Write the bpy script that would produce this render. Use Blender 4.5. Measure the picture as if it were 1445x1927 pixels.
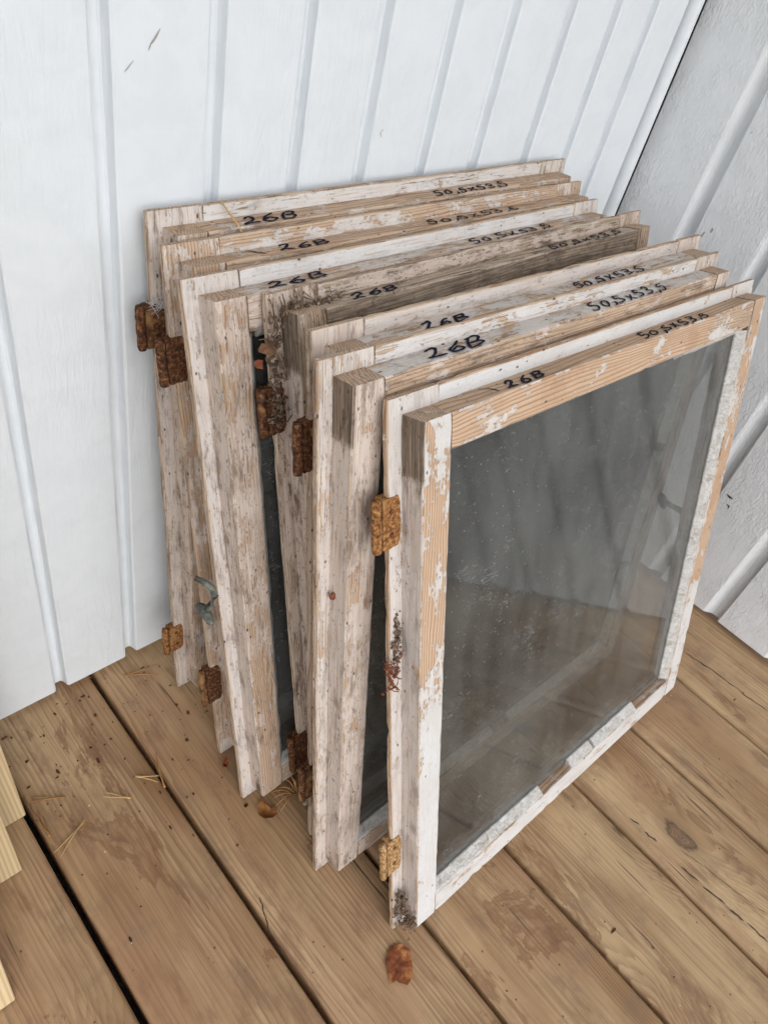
import bpy, bmesh, math, random
from mathutils import Vector, Matrix, Euler, noise
random.seed(7)
for o in list(bpy.data.objects): bpy.data.objects.remove(o)
S = bpy.context.scene
COL = S.collection
R = math.radians

# ---------------------------------------------------------------- camera
cam_d = bpy.data.cameras.new('camera'); cam = bpy.data.objects.new('camera', cam_d); COL.objects.link(cam)
cam_d.sensor_fit = 'HORIZONTAL'; cam_d.sensor_width = 36.0
cam_d.lens = 36.0 * 1372.895 / 1445.0
cam_d.clip_start = 0.01; cam_d.clip_end = 500
cam.location = (-0.228803, -0.483619, 0.75502)
cam.rotation_euler = Euler((0.817578, -0.204903, -0.741902), 'XYZ')
S.camera = cam
S.render.resolution_x = 767; S.render.resolution_y = 1024

# ---------------------------------------------------------------- sky, sun, exposure
SUN_AZ, SUN_EL = R(197), R(36)          # azimuth the light comes from (0 = +y, clockwise), elevation
w = bpy.data.worlds.new('World'); S.world = w; w.use_nodes = True
nt = w.node_tree; nt.nodes.clear()
sky = nt.nodes.new('ShaderNodeTexSky'); sky.sky_type = 'NISHITA'; sky.sun_disc = False
sky.sun_elevation = SUN_EL; sky.sun_rotation = SUN_AZ
sky.air_density = 1.0; sky.dust_density = 0.8; sky.ozone_density = 2.0
hs = nt.nodes.new('ShaderNodeHueSaturation'); hs.inputs['Saturation'].default_value = 0.42
bg = nt.nodes.new('ShaderNodeBackground'); bg.inputs['Strength'].default_value = 0.15
ow = nt.nodes.new('ShaderNodeOutputWorld')
nt.links.new(sky.outputs[0], hs.inputs['Color']); nt.links.new(hs.outputs[0], bg.inputs['Color']); nt.links.new(bg.outputs[0], ow.inputs[0])
sd = bpy.data.lights.new('sun', 'SUN'); sd.energy = 0.75; sd.angle = R(60); sd.color = (1.0, 0.995, 0.985)
sun = bpy.data.objects.new('sun', sd); COL.objects.link(sun)
dv = Vector((math.sin(SUN_AZ) * math.cos(SUN_EL), math.cos(SUN_AZ) * math.cos(SUN_EL), math.sin(SUN_EL)))
sun.rotation_euler = dv.to_track_quat('Z', 'Y').to_euler(); sun.location = dv * 8
S.view_settings.view_transform = 'Standard'; S.view_settings.look = 'None'
S.view_settings.exposure = 0.78; S.view_settings.gamma = 1.0; S.view_settings.use_curve_mapping = False
S.render.engine = 'CYCLES'
S.cycles.transparent_max_bounces = 32; S.cycles.max_bounces = 6; S.cycles.diffuse_bounces = 4; S.cycles.glossy_bounces = 2
S.cycles.use_adaptive_sampling = True; S.cycles.adaptive_threshold = 0.03; S.cycles.adaptive_min_samples = 16

# ---------------------------------------------------------------- node helper
class N:
    def __init__(s, name):
        s.m = bpy.data.materials.new(name); s.m.use_nodes = True
        s.t = s.m.node_tree; s.t.nodes.clear()
        s.out = s.n('ShaderNodeOutputMaterial')
    def n(s, typ, **k):
        nd = s.t.nodes.new(typ)
        for a, b in k.items(): setattr(nd, a, b)
        return nd
    def put(s, sock, v):
        if hasattr(v, 'is_output') or isinstance(v, bpy.types.NodeSocket): s.t.links.new(v, sock)
        elif isinstance(v, (tuple, list)) and len(v) == 3 and sock.type == 'RGBA': sock.default_value = (*v, 1)
        else: sock.default_value = v
    def math(s, op, a, b=0.0, c=0.0, clamp=False):
        nd = s.n('ShaderNodeMath', operation=op); nd.use_clamp = clamp
        for i, v in enumerate((a, b, c)): s.put(nd.inputs[i], v)
        return nd.outputs[0]
    def add(s, a, b): return s.math('ADD', a, b)
    def mul(s, a, b): return s.math('MULTIPLY', a, b)
    def vmath(s, op, a, b):
        nd = s.n('ShaderNodeVectorMath', operation=op); s.put(nd.inputs[0], a); s.put(nd.inputs[1], b); return nd.outputs[0]
    def noise(s, vec, scale, detail=4, rough=0.55, dist=0.0, col=False):
        nd = s.n('ShaderNodeTexNoise'); s.put(nd.inputs['Vector'], vec); nd.inputs['Scale'].default_value = scale
        nd.inputs['Detail'].default_value = detail; nd.inputs['Roughness'].default_value = rough; nd.inputs['Distortion'].default_value = dist
        return nd.outputs[1 if col else 0]
    def voro(s, vec, scale, out=0, feature='F1', rnd=1.0):
        nd = s.n('ShaderNodeTexVoronoi', feature=feature); s.put(nd.inputs['Vector'], vec); nd.inputs['Scale'].default_value = scale
        nd.inputs['Randomness'].default_value = rnd
        return nd.outputs[out]
    def ss(s, v, a, b, lo=0.0, hi=1.0):
        nd = s.n('ShaderNodeMapRange', interpolation_type='SMOOTHSTEP')
        s.put(nd.inputs[0], v); s.put(nd.inputs[1], a); s.put(nd.inputs[2], b); s.put(nd.inputs[3], lo); s.put(nd.inputs[4], hi)
        return nd.outputs[0]
    def mix(s, f, a, b, mode='MIX'):
        nd = s.n('ShaderNodeMix', data_type='RGBA', blend_type=mode); s.put(nd.inputs[0], f); s.put(nd.inputs[6], a); s.put(nd.inputs[7], b); return nd.outputs[2]
    def ramp(s, f, stops):
        nd = s.n('ShaderNodeValToRGB'); s.put(nd.inputs[0], f); e = nd.color_ramp.elements
        while len(e) < len(stops): e.new(0.5)
        for el, (p, c) in zip(e, stops): el.position = p; el.color = (*c, 1)
        return nd.outputs[0]
    def attr(s, name, kind='GEOMETRY'):
        nd = s.n('ShaderNodeAttribute', attribute_name=name); nd.attribute_type = kind; return nd
    def objvec(s): return s.n('ShaderNodeTexCoord').outputs['Object']
    def rnd(s): return s.n('ShaderNodeObjectInfo').outputs['Random']
    def scale(s, v, xyz):
        nd = s.n('ShaderNodeMapping'); s.put(nd.inputs[0], v); nd.inputs['Scale'].default_value = xyz; return nd.outputs[0]
    def bump(s, h, strength, dist, nrm=None):
        nd = s.n('ShaderNodeBump'); s.put(nd.inputs['Height'], h); nd.inputs['Strength'].default_value = strength; nd.inputs['Distance'].default_value = dist
        if nrm is not None: s.put(nd.inputs['Normal'], nrm)
        return nd.outputs[0]
    def bsdf(s, col, rough=0.7, nrm=None, spec=0.3, metal=0.0):
        nd = s.n('ShaderNodeBsdfPrincipled'); s.put(nd.inputs['Base Color'], col); s.put(nd.inputs['Roughness'], rough)
        nd.inputs['Specular IOR Level'].default_value = spec; s.put(nd.inputs['Metallic'], metal)
        if nrm is not None: s.put(nd.inputs['Normal'], nrm)
        s.t.links.new(nd.outputs[0], s.out.inputs[0]); return nd

# ---------------------------------------------------------------- materials
def mat_sash():
    k = N('peeling_painted_pine')
    g = k.attr('gco').outputs['Vector']
    cov = k.attr('cov').outputs['Fac']; grime = k.attr('grime').outputs['Fac']; grey = k.attr('grey').outputs['Fac']; stk = k.attr('streak').outputs['Fac']
    # pine grain: growth lines running along x, wandering
    warp = k.noise(k.scale(g, (3.0, 24, 24)), 1.0, 2, 0.5, 0.3)
    sep = k.n('ShaderNodeSeparateXYZ'); k.put(sep.inputs[0], g)
    ring = k.add(k.mul(sep.outputs[1], 360.0), k.add(k.mul(sep.outputs[2], 150.0), k.mul(warp, 10.0)))
    line = k.ss(k.math('FRACT', ring), 0.0, 0.55)
    fib = k.noise(k.scale(g, (14, 430, 430)), 1.0, 3, 0.6)
    big = k.noise(g, 19.0, 4, 0.62)
    wood = k.mix(line, (0.36, 0.195, 0.105), (0.60, 0.435, 0.305))
    wood = k.mix(k.ss(fib, 0.38, 0.72, 0.0, 0.5), wood, (0.47, 0.30, 0.18))
    wood = k.mix(k.ss(big, 0.45, 0.72, 0.0, 0.55), wood, (0.40, 0.215, 0.11))
    gwood = k.ramp(k.add(k.mul(fib, 0.7), k.mul(line, 0.2)), [(0.22, (0.10, 0.070, 0.048)), (0.42, (0.34, 0.255, 0.185)), (0.66, (0.58, 0.475, 0.37))])
    wood = k.mix(k.math('ADD', k.math('MINIMUM', grey, 1.0), k.ss(big, 0.52, 0.75, 0, 0.35), clamp=True), wood, gwood)
    # paint: flaked patches, plus cracks that follow the grain where 'streak' is high
    n1 = k.noise(k.scale(g, (34, 62, 62)), 1.0, 5, 0.62, 0.35)
    n2 = k.noise(k.scale(g, (20, 560, 560)), 1.0, 3, 0.62)
    n3 = k.noise(k.scale(g, (210, 300, 300)), 1.0, 3, 0.65)
    c1 = k.math('SUBTRACT', n1, 0.5); c2 = k.math('SUBTRACT', n2, 0.5); c3 = k.math('SUBTRACT', n3, 0.5)
    nn = k.add(k.add(k.mul(c1, 2.3), k.mul(c2, k.add(k.mul(stk, 2.1), 0.25))), k.mul(c3, 1.0))
    pv = k.add(cov, nn)
    pm = k.ss(pv, 0.47, 0.53)
    thin = k.ss(pv, 0.50, 0.85, 1.0, 0.0)                         # paint left thin next to the bare patches
    paint = k.mix(k.ss(big, 0.40, 0.68, 0.0, 0.55), (0.665, 0.655, 0.64), (0.60, 0.565, 0.525))
    paint = k.mix(k.mul(thin, 0.35), paint, (0.52, 0.42, 0.33))
    pink = k.ramp(k.add(k.mul(fib, 0.55), k.mul(n1, 0.45)), [(0.28, (0.27, 0.185, 0.13)), (0.44, (0.53, 0.405, 0.325)), (0.64, (0.70, 0.595, 0.51))])
    paint = k.mix(k.math('ADD', grime, k.add(k.mul(c1, 1.5), k.mul(c2, 0.8)), clamp=True), paint, pink)
    paint = k.mix(k.mul(k.ss(n2, 0.55, 0.70), k.add(k.mul(stk, 0.50), k.mul(grime, 0.15))), paint, (0.29, 0.19, 0.125))
    col = k.mix(pm, wood, paint)
    # dirt: clouds along the grain, crumbs, insect holes
    mud = k.noise(k.scale(g, (26, 110, 110)), 1.0, 6, 0.72)
    dirty = k.math('ADD', k.mul(grime, 0.70), k.mul(grey, 0.40), clamp=True)
    col = k.mix(k.mul(k.ss(mud, 0.50, 0.67), k.mul(dirty, 0.95)), col, (0.135, 0.086, 0.057))
    col = k.mix(k.mul(k.ss(n3, 0.60, 0.68), k.add(k.mul(dirty, 0.6), 0.12)), col, (0.09, 0.062, 0.045))
    rot = k.mul(k.ss(k.add(grey, k.mul(c1, 0.9)), 0.98, 1.45), k.ss(n2, 0.30, 0.62, 1.0, 0.55))          # rotten, blackened wood
    col = k.mix(rot, col, k.mix(fib, (0.045, 0.030, 0.021), (0.20, 0.145, 0.105)))
    vo = k.n('ShaderNodeTexVoronoi'); k.put(vo.inputs['Vector'], k.scale(g, (0.55, 1, 1))); vo.inputs['Scale'].default_value = 190.0
    sc = k.n('ShaderNodeSeparateColor'); k.put(sc.inputs[0], vo.outputs[1])
    sp = k.mul(k.ss(k.add(vo.outputs[0], k.mul(c3, 0.25)), 0.13, 0.20, 1.0, 0.0), k.math('GREATER_THAN', sc.outputs[0], 0.86))
    col = k.mix(k.mul(sp, 0.85), col, (0.05, 0.038, 0.03))
    h = k.add(k.add(k.mul(pm, 0.5), k.mul(line, 0.10)), k.add(k.mul(k.add(fib, k.mul(n2, -0.7)), 0.4), k.mul(n3, 0.35)))
    k.bsdf(col, k.mix(pm, (0.85,) * 3, (0.62,) * 3), k.bump(h, 0.85, 0.0011), 0.22)
    return k.m

def mat_deck():
    k = N('treated_deck_plank')
    nd = k.n('ShaderNodeCombineXYZ'); rr = k.rnd()
    k.put(nd.inputs[0], k.mul(rr, 61.0)); k.put(nd.inputs[1], k.mul(rr, 17.3)); k.put(nd.inputs[2], k.mul(rr, 5.1))
    P = k.vmath('ADD', k.objvec(), nd.outputs[0])
    sep = k.n('ShaderNodeSeparateXYZ'); k.put(sep.inputs[0], P)
    mid = k.noise(k.scale(P, (14, 40, 40)), 1.0, 5, 0.66)
    # knots: sparse ellipses that push the growth lines aside
    Pk = k.scale(P, (4.4, 8.6, 0.0))
    vo = k.n('ShaderNodeTexVoronoi'); k.put(vo.inputs['Vector'], Pk); vo.inputs['Scale'].default_value = 1.0
    sc = k.n('ShaderNodeSeparateColor'); k.put(sc.inputs[0], vo.outputs[1])
    kd = k.add(vo.outputs[0], k.mul(k.math('SUBTRACT', mid, 0.5), 0.22)); has = k.math('GREATER_THAN', sc.outputs[0], 0.68)
    near = k.mul(k.ss(vo.outputs[0], 0.02, 0.55, 1.0, 0.0), has)
    knot = k.mul(k.ss(kd, 0.055, 0.085, 1.0, 0.0), has)
    halo = k.mul(k.ss(kd, 0.05, 0.22, 1.0, 0.0), has)
    wv = k.noise(k.scale(P, (1.3, 7.0, 7.0)), 1.0, 2, 0.5)
    wv2 = k.noise(k.scale(P, (3.5, 60, 60)), 1.0, 3, 0.6)
    ring = k.add(k.add(k.mul(sep.outputs[1], 190.0), k.mul(wv, 11.0)), k.add(k.mul(wv2, 3.6), k.mul(near, 7.0)))
    line = k.ss(k.math('FRACT', ring), 0.0, 0.8)
    lw = k.ss(k.noise(k.scale(P, (2.4, 20, 20)), 1.0, 3, 0.6), 0.40, 0.66)              # where the lines show
    fib = k.noise(k.scale(P, (8, 420, 420)), 1.0, 3, 0.62)
    big = k.noise(k.scale(P, (3.0, 9, 9)), 1.0, 4, 0.62)
    tone = k.noise(P, 5.0, 3, 0.6)
    base = k.mix(k.ss(big, 0.3, 0.7), (0.320, 0.175, 0.082), (0.610, 0.425, 0.235))
    base = k.mix(k.ss(tone, 0.44, 0.66, 0, 0.65), base, (0.430, 0.245, 0.140))
    base = k.mix(k.mul(rr, 0.5), base, (0.44, 0.30, 0.160))
    base = k.mix(k.mul(k.math('SUBTRACT', 1.0, line), k.add(k.mul(lw, 0.48), 0.07)), base, (0.175, 0.084, 0.040))
    base = k.mix(k.ss(fib, 0.44, 0.75, 0, 0.5), base, (0.215, 0.122, 0.062))
    base = k.mix(k.ss(mid, 0.50, 0.70, 0, 0.6), base, (0.215, 0.112, 0.062))
    # resin / water stains with an edge of their own
    st = k.noise(k.scale(P, (5, 12, 12)), 1.0, 6, 0.66, 0.6)
    sedge = k.mul(k.ss(st, 0.60, 0.615), k.ss(st, 0.62, 0.68, 1, 0.15))
    base = k.mix(k.mul(sedge, 0.5), base, (0.185, 0.080, 0.034))
    base = k.mix(k.mul(halo, 0.45), base, (0.24, 0.150, 0.078))
    kr = k.math('FRACT', k.mul(kd, 55.0))
    kcol = k.mix(k.ss(kr, 0.0, 0.7), (0.13, 0.075, 0.045), (0.27, 0.165, 0.095))
    kcol = k.mix(k.ss(kd, 0.035, 0.06, 0, 0.8), kcol, (0.085, 0.05, 0.032))
    kcol = k.mix(k.ss(mid, 0.5, 0.6, 0, 0.7), kcol, (0.06, 0.04, 0.03))
    base = k.mix(k.mul(knot, 0.85), base, kcol)
    crack = k.noise(k.scale(P, (6, 190, 190)), 1.0, 2, 0.5)
    ck = k.mul(k.ss(crack, 0.70, 0.73), k.ss(big, 0.46, 0.56))
    base = k.mix(k.mul(ck, 0.85), base, (0.055, 0.038, 0.03))
    # footmarks, crumbs and pale scratches
    grm = k.noise(P, 26.0, 6, 0.7)
    base = k.mix(k.ss(grm, 0.52, 0.70, 0, 0.42), base, (0.225, 0.155, 0.105))
    v2 = k.n('ShaderNodeTexVoronoi'); k.put(v2.inputs['Vector'], P); v2.inputs['Scale'].default_value = 105.0
    s2 = k.n('ShaderNodeSeparateColor'); k.put(s2.inputs[0], v2.outputs[1])
    vd = k.add(v2.outputs[0], k.mul(k.math('SUBTRACT', fib, 0.5), 0.15))
    base = k.mix(k.mul(k.ss(vd, 0.08, 0.14, 1, 0), k.mul(k.math('GREATER_THAN', s2.outputs[0], 0.90), 0.75)), base, (0.06, 0.035, 0.022))
    base = k.mix(k.mul(k.ss(vd, 0.06, 0.09, 1, 0), k.mul(k.math('LESS_THAN', s2.outputs[1], 0.035), 0.8)), base, (0.7, 0.66, 0.58))
    h = k.add(k.mul(line, k.mul(lw, 0.35)), k.add(k.mul(fib, 0.55), k.add(k.mul(ck, -0.8), k.mul(mid, 0.3))))
    k.bsdf(base, k.ss(big, 0.3, 0.7, 0.46, 0.66), k.bump(h, 0.5, 0.0009), 0.35)
    return k.m

def mat_wall(name, col, strength, scale, stretch, dist, dent):
    k = N(name)
    P = k.objvec(); nd = k.n('ShaderNodeCombineXYZ'); rr = k.rnd()
    for i in range(3): k.put(nd.inputs[i], k.mul(rr, 31.0 + 9 * i))
    P = k.vmath('ADD', P, nd.outputs[0])
    a = k.noise(k.scale(P, (1, 1, stretch)), scale, 4, 0.6, 0.9)          # sawn fibres under the paint
    b = k.noise(k.scale(P, (1, 1, 0.10)), 520.0, 2, 0.6)                  # brush marks
    d = k.noise(P, 34.0, 3, 0.6, 0.6)                                     # dents and runs
    c = k.ss(k.noise(P, 9.0, 3, 0.65), 0.40, 0.62)
    h = k.add(k.add(k.mul(a, k.add(k.mul(c, 1.0), 0.22)), k.mul(b, 0.16)), k.mul(k.ss(d, 0.52, 0.66), dent))
    base = k.mix(k.ss(d, 0.35, 0.7), col, tuple(x * f for x, f in zip(col, (0.955, 0.96, 0.958))))
    vo = k.n('ShaderNodeTexVoronoi'); k.put(vo.inputs['Vector'], k.scale(P, (1, 1, 0.4))); vo.inputs['Scale'].default_value = 34.0
    s2 = k.n('ShaderNodeSeparateColor'); k.put(s2.inputs[0], vo.outputs[1])
    sp = k.mul(k.ss(k.add(vo.outputs[0], k.mul(k.math('SUBTRACT', a, 0.5), 0.16)), 0.035, 0.06, 1, 0), k.mul(k.math('GREATER_THAN', s2.outputs[0], 0.80), 0.7))
    base = k.mix(sp, base, (0.22, 0.19, 0.165))
    k.bsdf(base, 0.46, k.bump(h, strength, dist), 0.4)
    return k.m

def mat_putty():
    k = N('old_window_putty'); P = k.objvec()
    a = k.noise(P, 90.0, 6, 0.65); b = k.noise(P, 420.0, 4, 0.6)
    col = k.ramp(k.add(k.mul(a, 0.6), k.mul(b, 0.4)), [(0.34, (0.36, 0.31, 0.265)), (0.48, (0.60, 0.565, 0.52)), (0.60, (0.70, 0.68, 0.65))])
    fl = k.noise(P, 46.0, 5, 0.7, 0.5)
    col = k.mix(k.ss(fl, 0.54, 0.60, 0, 0.75), col, (0.70, 0.685, 0.655))
    ckv = k.noise(k.scale(P, (160, 160, 420)), 1.0, 2, 0.5, 1.4)
    ck = k.ss(k.math('ABSOLUTE', k.math('SUBTRACT', ckv, 0.5)), 0.0, 0.03)
    col = k.mix(k.mul(k.math('SUBTRACT', 1.0, ck), 0.45), col, (0.17, 0.135, 0.11))
    k.bsdf(col, 0.85, k.bump(k.add(b, k.add(k.mul(ck, .4), k.mul(fl, .6))), 0.8, 0.0012), 0.2); return k.m

def mat_rust(name, cs_):
    k = N(name); P = k.objvec(); rr = k.rnd()
    nd = k.n('ShaderNodeCombineXYZ'); k.put(nd.inputs[0], k.mul(rr, 9.0)); P = k.vmath('ADD', P, nd.outputs[0])
    a = k.noise(P, 330.0, 4, 0.68); b = k.noise(P, 800.0, 3, 0.65); c = k.noise(P, 70.0, 2, 0.5)
    col = k.ramp(k.add(k.mul(a, 0.75), k.mul(b, 0.25)), [(0.36, cs_[0]), (0.47, cs_[1]), (0.55, cs_[2]), (0.64, cs_[3])])
    col = k.mix(k.ss(c, k.ss(rr, 0.5, 0.9, 0.62, 0.44), 0.74, 0, 0.75), col, (0.40, 0.22, 0.085))
    k.bsdf(col, 0.88, k.bump(k.add(a, k.mul(b, 0.5)), 0.6, 0.0005), 0.2); return k.m

def mat_glass():
    k = N('dusty_window_glass'); P = k.objvec(); rr = k.rnd()
    nd = k.n('ShaderNodeCombineXYZ'); k.put(nd.inputs[0], k.mul(rr, 9.0)); P = k.vmath('ADD', P, nd.outputs[0])
    cl = k.noise(P, 9.0, 3, 0.6)
    vo = k.n('ShaderNodeTexVoronoi'); k.put(vo.inputs['Vector'], P); vo.inputs['Scale'].default_value = 170.0
    s2 = k.n('ShaderNodeSeparateColor'); k.put(s2.inputs[0], vo.outputs[1])
    spk = k.mul(k.ss(vo.outputs[0], k.mul(s2.outputs[1], 0.15), k.add(k.mul(s2.outputs[1], 0.15), 0.06), 1, 0), k.math('GREATER_THAN', s2.outputs[0], 0.55))
    hair = k.noise(k.scale(P, (45, 45, 120)), 1.0, 1, 0.5, 2.4)
    hr = k.mul(k.ss(k.math('ABSOLUTE', k.math('SUBTRACT', hair, 0.5)), 0.0, 0.018, 1, 0), k.ss(k.noise(P, 28.0, 2), 0.55, 0.62))
    dust = k.add(k.ss(k.add(k.mul(cl, 0.65), k.mul(k.noise(k.scale(P, (60, 60, 9)), 1.0, 3, 0.6), 0.35)), 0.34, 0.66, 0.055, 0.185), k.add(k.mul(spk, 0.60), k.mul(hr, 0.40)))
    tr = k.n('ShaderNodeBsdfTransparent'); k.put(tr.inputs[0], (0.68, 0.686, 0.672))
    gl = k.n('ShaderNodeBsdfGlossy'); gl.inputs['Roughness'].default_value = 0.06; k.put(gl.inputs[0], (0.95, 0.96, 0.96))
    df = k.n('ShaderNodeBsdfDiffuse'); k.put(df.inputs[0], (0.325, 0.325, 0.308))
    fr = k.n('ShaderNodeLayerWeight'); fr.inputs[0].default_value = 0.5; fre = k.add(0.04, k.mul(k.math('POWER', fr.outputs['Facing'], 4.5), 0.9))
    m1 = k.n('ShaderNodeMixShader'); k.put(m1.inputs[0], fre); k.t.links.new(tr.outputs[0], m1.inputs[1]); k.t.links.new(gl.outputs[0], m1.inputs[2])
    m2 = k.n('ShaderNodeMixShader'); k.put(m2.inputs[0], dust); k.t.links.new(m1.outputs[0], m2.inputs[1]); k.t.links.new(df.outputs[0], m2.inputs[2])
    k.t.links.new(m2.outputs[0], k.out.inputs[0]); return k.m

def mat_fresh_pine():
    k = N('fresh_sawn_pine'); P = k.objvec(); rr = k.rnd()
    nd = k.n('ShaderNodeCombineXYZ'); k.put(nd.inputs[0], k.mul(rr, 9.0)); k.put(nd.inputs[2], k.mul(rr, 7.0)); P = k.vmath('ADD', P, nd.outputs[0])
    sep = k.n('ShaderNodeSeparateXYZ'); k.put(sep.inputs[0], P)
    wv = k.noise(k.scale(P, (12, 12, 2)), 1.0, 2)
    line = k.math('ABSOLUTE', k.math('SUBTRACT', k.math('FRACT', k.add(k.mul(sep.outputs[0], 230.0), k.mul(wv, 6.0))), 0.5))
    col = k.mix(k.ss(line, 0.03, 0.4), (0.54, 0.385, 0.20), (0.68, 0.53, 0.32))
    fib = k.noise(k.scale(P, (400, 400, 12)), 1.0, 3)
    col = k.mix(k.ss(fib, 0.45, 0.7, 0, 0.3), col, (0.53, 0.39, 0.23))
    k.bsdf(col, 0.7, k.bump(fib, 0.4, 0.0005), 0.25); return k.m

def mat_simple(name, stops, scale, rough=0.8, bmp=0.5, dist=0.001, spec=0.25, stretch=None):
    k = N(name); P = k.objvec()
    if stretch: P = k.scale(P, stretch)
    a = k.noise(P, scale, 6, 0.65)
    k.bsdf(k.ramp(a, stops), rough, k.bump(a, bmp, dist), spec); return k.m

M = {}
M['sash'] = mat_sash(); M['deck'] = mat_deck(); M['putty'] = mat_putty(); M['rust'] = mat_rust('dark_rusted_iron', ((0.020, 0.011, 0.008), (0.070, 0.029, 0.015), (0.15, 0.062, 0.026), (0.32, 0.165, 0.075))); M['rusto'] = mat_rust('orange_rusted_iron', ((0.075, 0.030, 0.014), (0.20, 0.085, 0.030), (0.36, 0.165, 0.058), (0.50, 0.30, 0.14))); M['rustt'] = mat_rust('pale_rusted_iron', ((0.10, 0.052, 0.026), (0.28, 0.15, 0.062), (0.47, 0.29, 0.13), (0.60, 0.46, 0.28))); M['glass'] = mat_glass(); M['pine'] = mat_fresh_pine()
M['wall'] = mat_wall('white_painted_panel', (0.745, 0.775, 0.795), 0.6, 190.0, 0.16, 0.0012, 0.06)
M['wallr'] = mat_wall('white_painted_rough_panel', (0.80, 0.805, 0.81), 0.9, 260.0, 0.45, 0.0017, 0.08)
M['trim'] = mat_simple('white_trim_paint', [(0.3, (0.66, 0.68, 0.70)), (0.6, (0.76, 0.785, 0.80))], 20, 0.4, 0.15, 0.001, 0.4)
M['ink'] = mat_simple('blue_black_marker_ink', [(0.3, (0.006, 0.007, 0.017)), (0.7, (0.012, 0.014, 0.034))], 200, 0.7, 0.2, 0.0003, 0.08)
M['scribe'] = mat_simple('pencil_scribe', [(0.3, (0.05, 0.04, 0.03)), (0.7, (0.12, 0.09, 0.07))], 200)
M['iron'] = mat_simple('weathered_grey_green_iron', [(0.35, (0.050, 0.050, 0.042)), (0.55, (0.135, 0.14, 0.118)), (0.7, (0.25, 0.25, 0.21))], 180, 0.7, 0.7, 0.001)
M['needle'] = mat_simple('dry_pine_needle', [(0.3, (0.30, 0.13, 0.045)), (0.7, (0.50, 0.27, 0.10))], 60, 0.6, 0.2)
M['palen'] = mat_simple('pale_pine_needle', [(0.3, (0.42, 0.24, 0.09)), (0.7, (0.60, 0.42, 0.20))], 60, 0.6, 0.2)
M['bark'] = mat_simple('pine_bark_flake', [(0.36, (0.11, 0.030, 0.014)), (0.5, (0.24, 0.072, 0.026)), (0.56, (0.42, 0.18, 0.06)), (0.75, (0.50, 0.25, 0.09))], 46, 0.6, 0.4, 0.0006)
M['leaf'] = mat_simple('dry_birch_leaf', [(0.35, (0.15, 0.06, 0.02)), (0.6, (0.34, 0.15, 0.045))], 90, 0.6, 0.5)
M['brownleaf'] = mat_simple('brown_papery_leaf', [(0.35, (0.13, 0.065, 0.035)), (0.6, (0.27, 0.15, 0.085))], 80, 0.7, 0.5)
M['crumb'] = mat_simple('dark_crumbs', [(0.3, (0.035, 0.022, 0.015)), (0.55, (0.10, 0.045, 0.02)), (0.75, (0.22, 0.10, 0.04))], 40, 0.9)
M['nest'] = mat_simple('dusty_plant_litter', [(0.3, (0.045, 0.028, 0.018)), (0.5, (0.16, 0.10, 0.065)), (0.7, (0.40, 0.32, 0.24))], 260, 0.95, 0.8)
M['redbit'] = mat_simple('red_brown_husk', [(0.3, (0.10, 0.022, 0.012)), (0.7, (0.30, 0.10, 0.045))], 200, 0.7)
M['web'] = mat_simple('spider_silk', [(0.3, (0.45, 0.45, 0.45)), (0.7, (0.62, 0.62, 0.62))], 100, 0.8)
M['soil'] = mat_simple('dark_soil', [(0.3, (0.010, 0.008, 0.006)), (0.7, (0.035, 0.027, 0.02))], 40, 0.95, 1.0, 0.01)
M['ground'] = mat_simple('yard_ground', [(0.3, (0.06, 0.065, 0.035)), (0.7, (0.13, 0.12, 0.07))], 3, 0.95, 0.6, 0.02)
M['hole'] = mat_simple('dark_wood_void', [(0.3, (0.02, 0.012, 0.008)), (0.7, (0.07, 0.035, 0.02))], 150, 0.95)

# ---------------------------------------------------------------- object helpers
def mesh_obj(name, verts, faces, mat, parent=None, smooth=False):
    me = bpy.data.meshes.new(name); me.from_pydata([tuple(v) for v in verts], [], faces); me.update()
    me.materials.append(mat)
    if smooth: me.polygons.foreach_set('use_smooth', [True] * len(me.polygons))
    o = bpy.data.objects.new(name, me); COL.objects.link(o)
    if parent: o.parent = parent
    return o
def tag(o, label=None, cat=None, group=None, kind=None):
    if label: o['label'] = label
    if cat: o['category'] = cat
    if group: o['group'] = group
    if kind: o['kind'] = kind
    return o
def empty(name, loc, rot=(0, 0, 0)):
    o = bpy.data.objects.new(name, None); COL.objects.link(o); o.location = loc; o.rotation_euler = rot; o.empty_display_size = 0.05; return o

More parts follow.
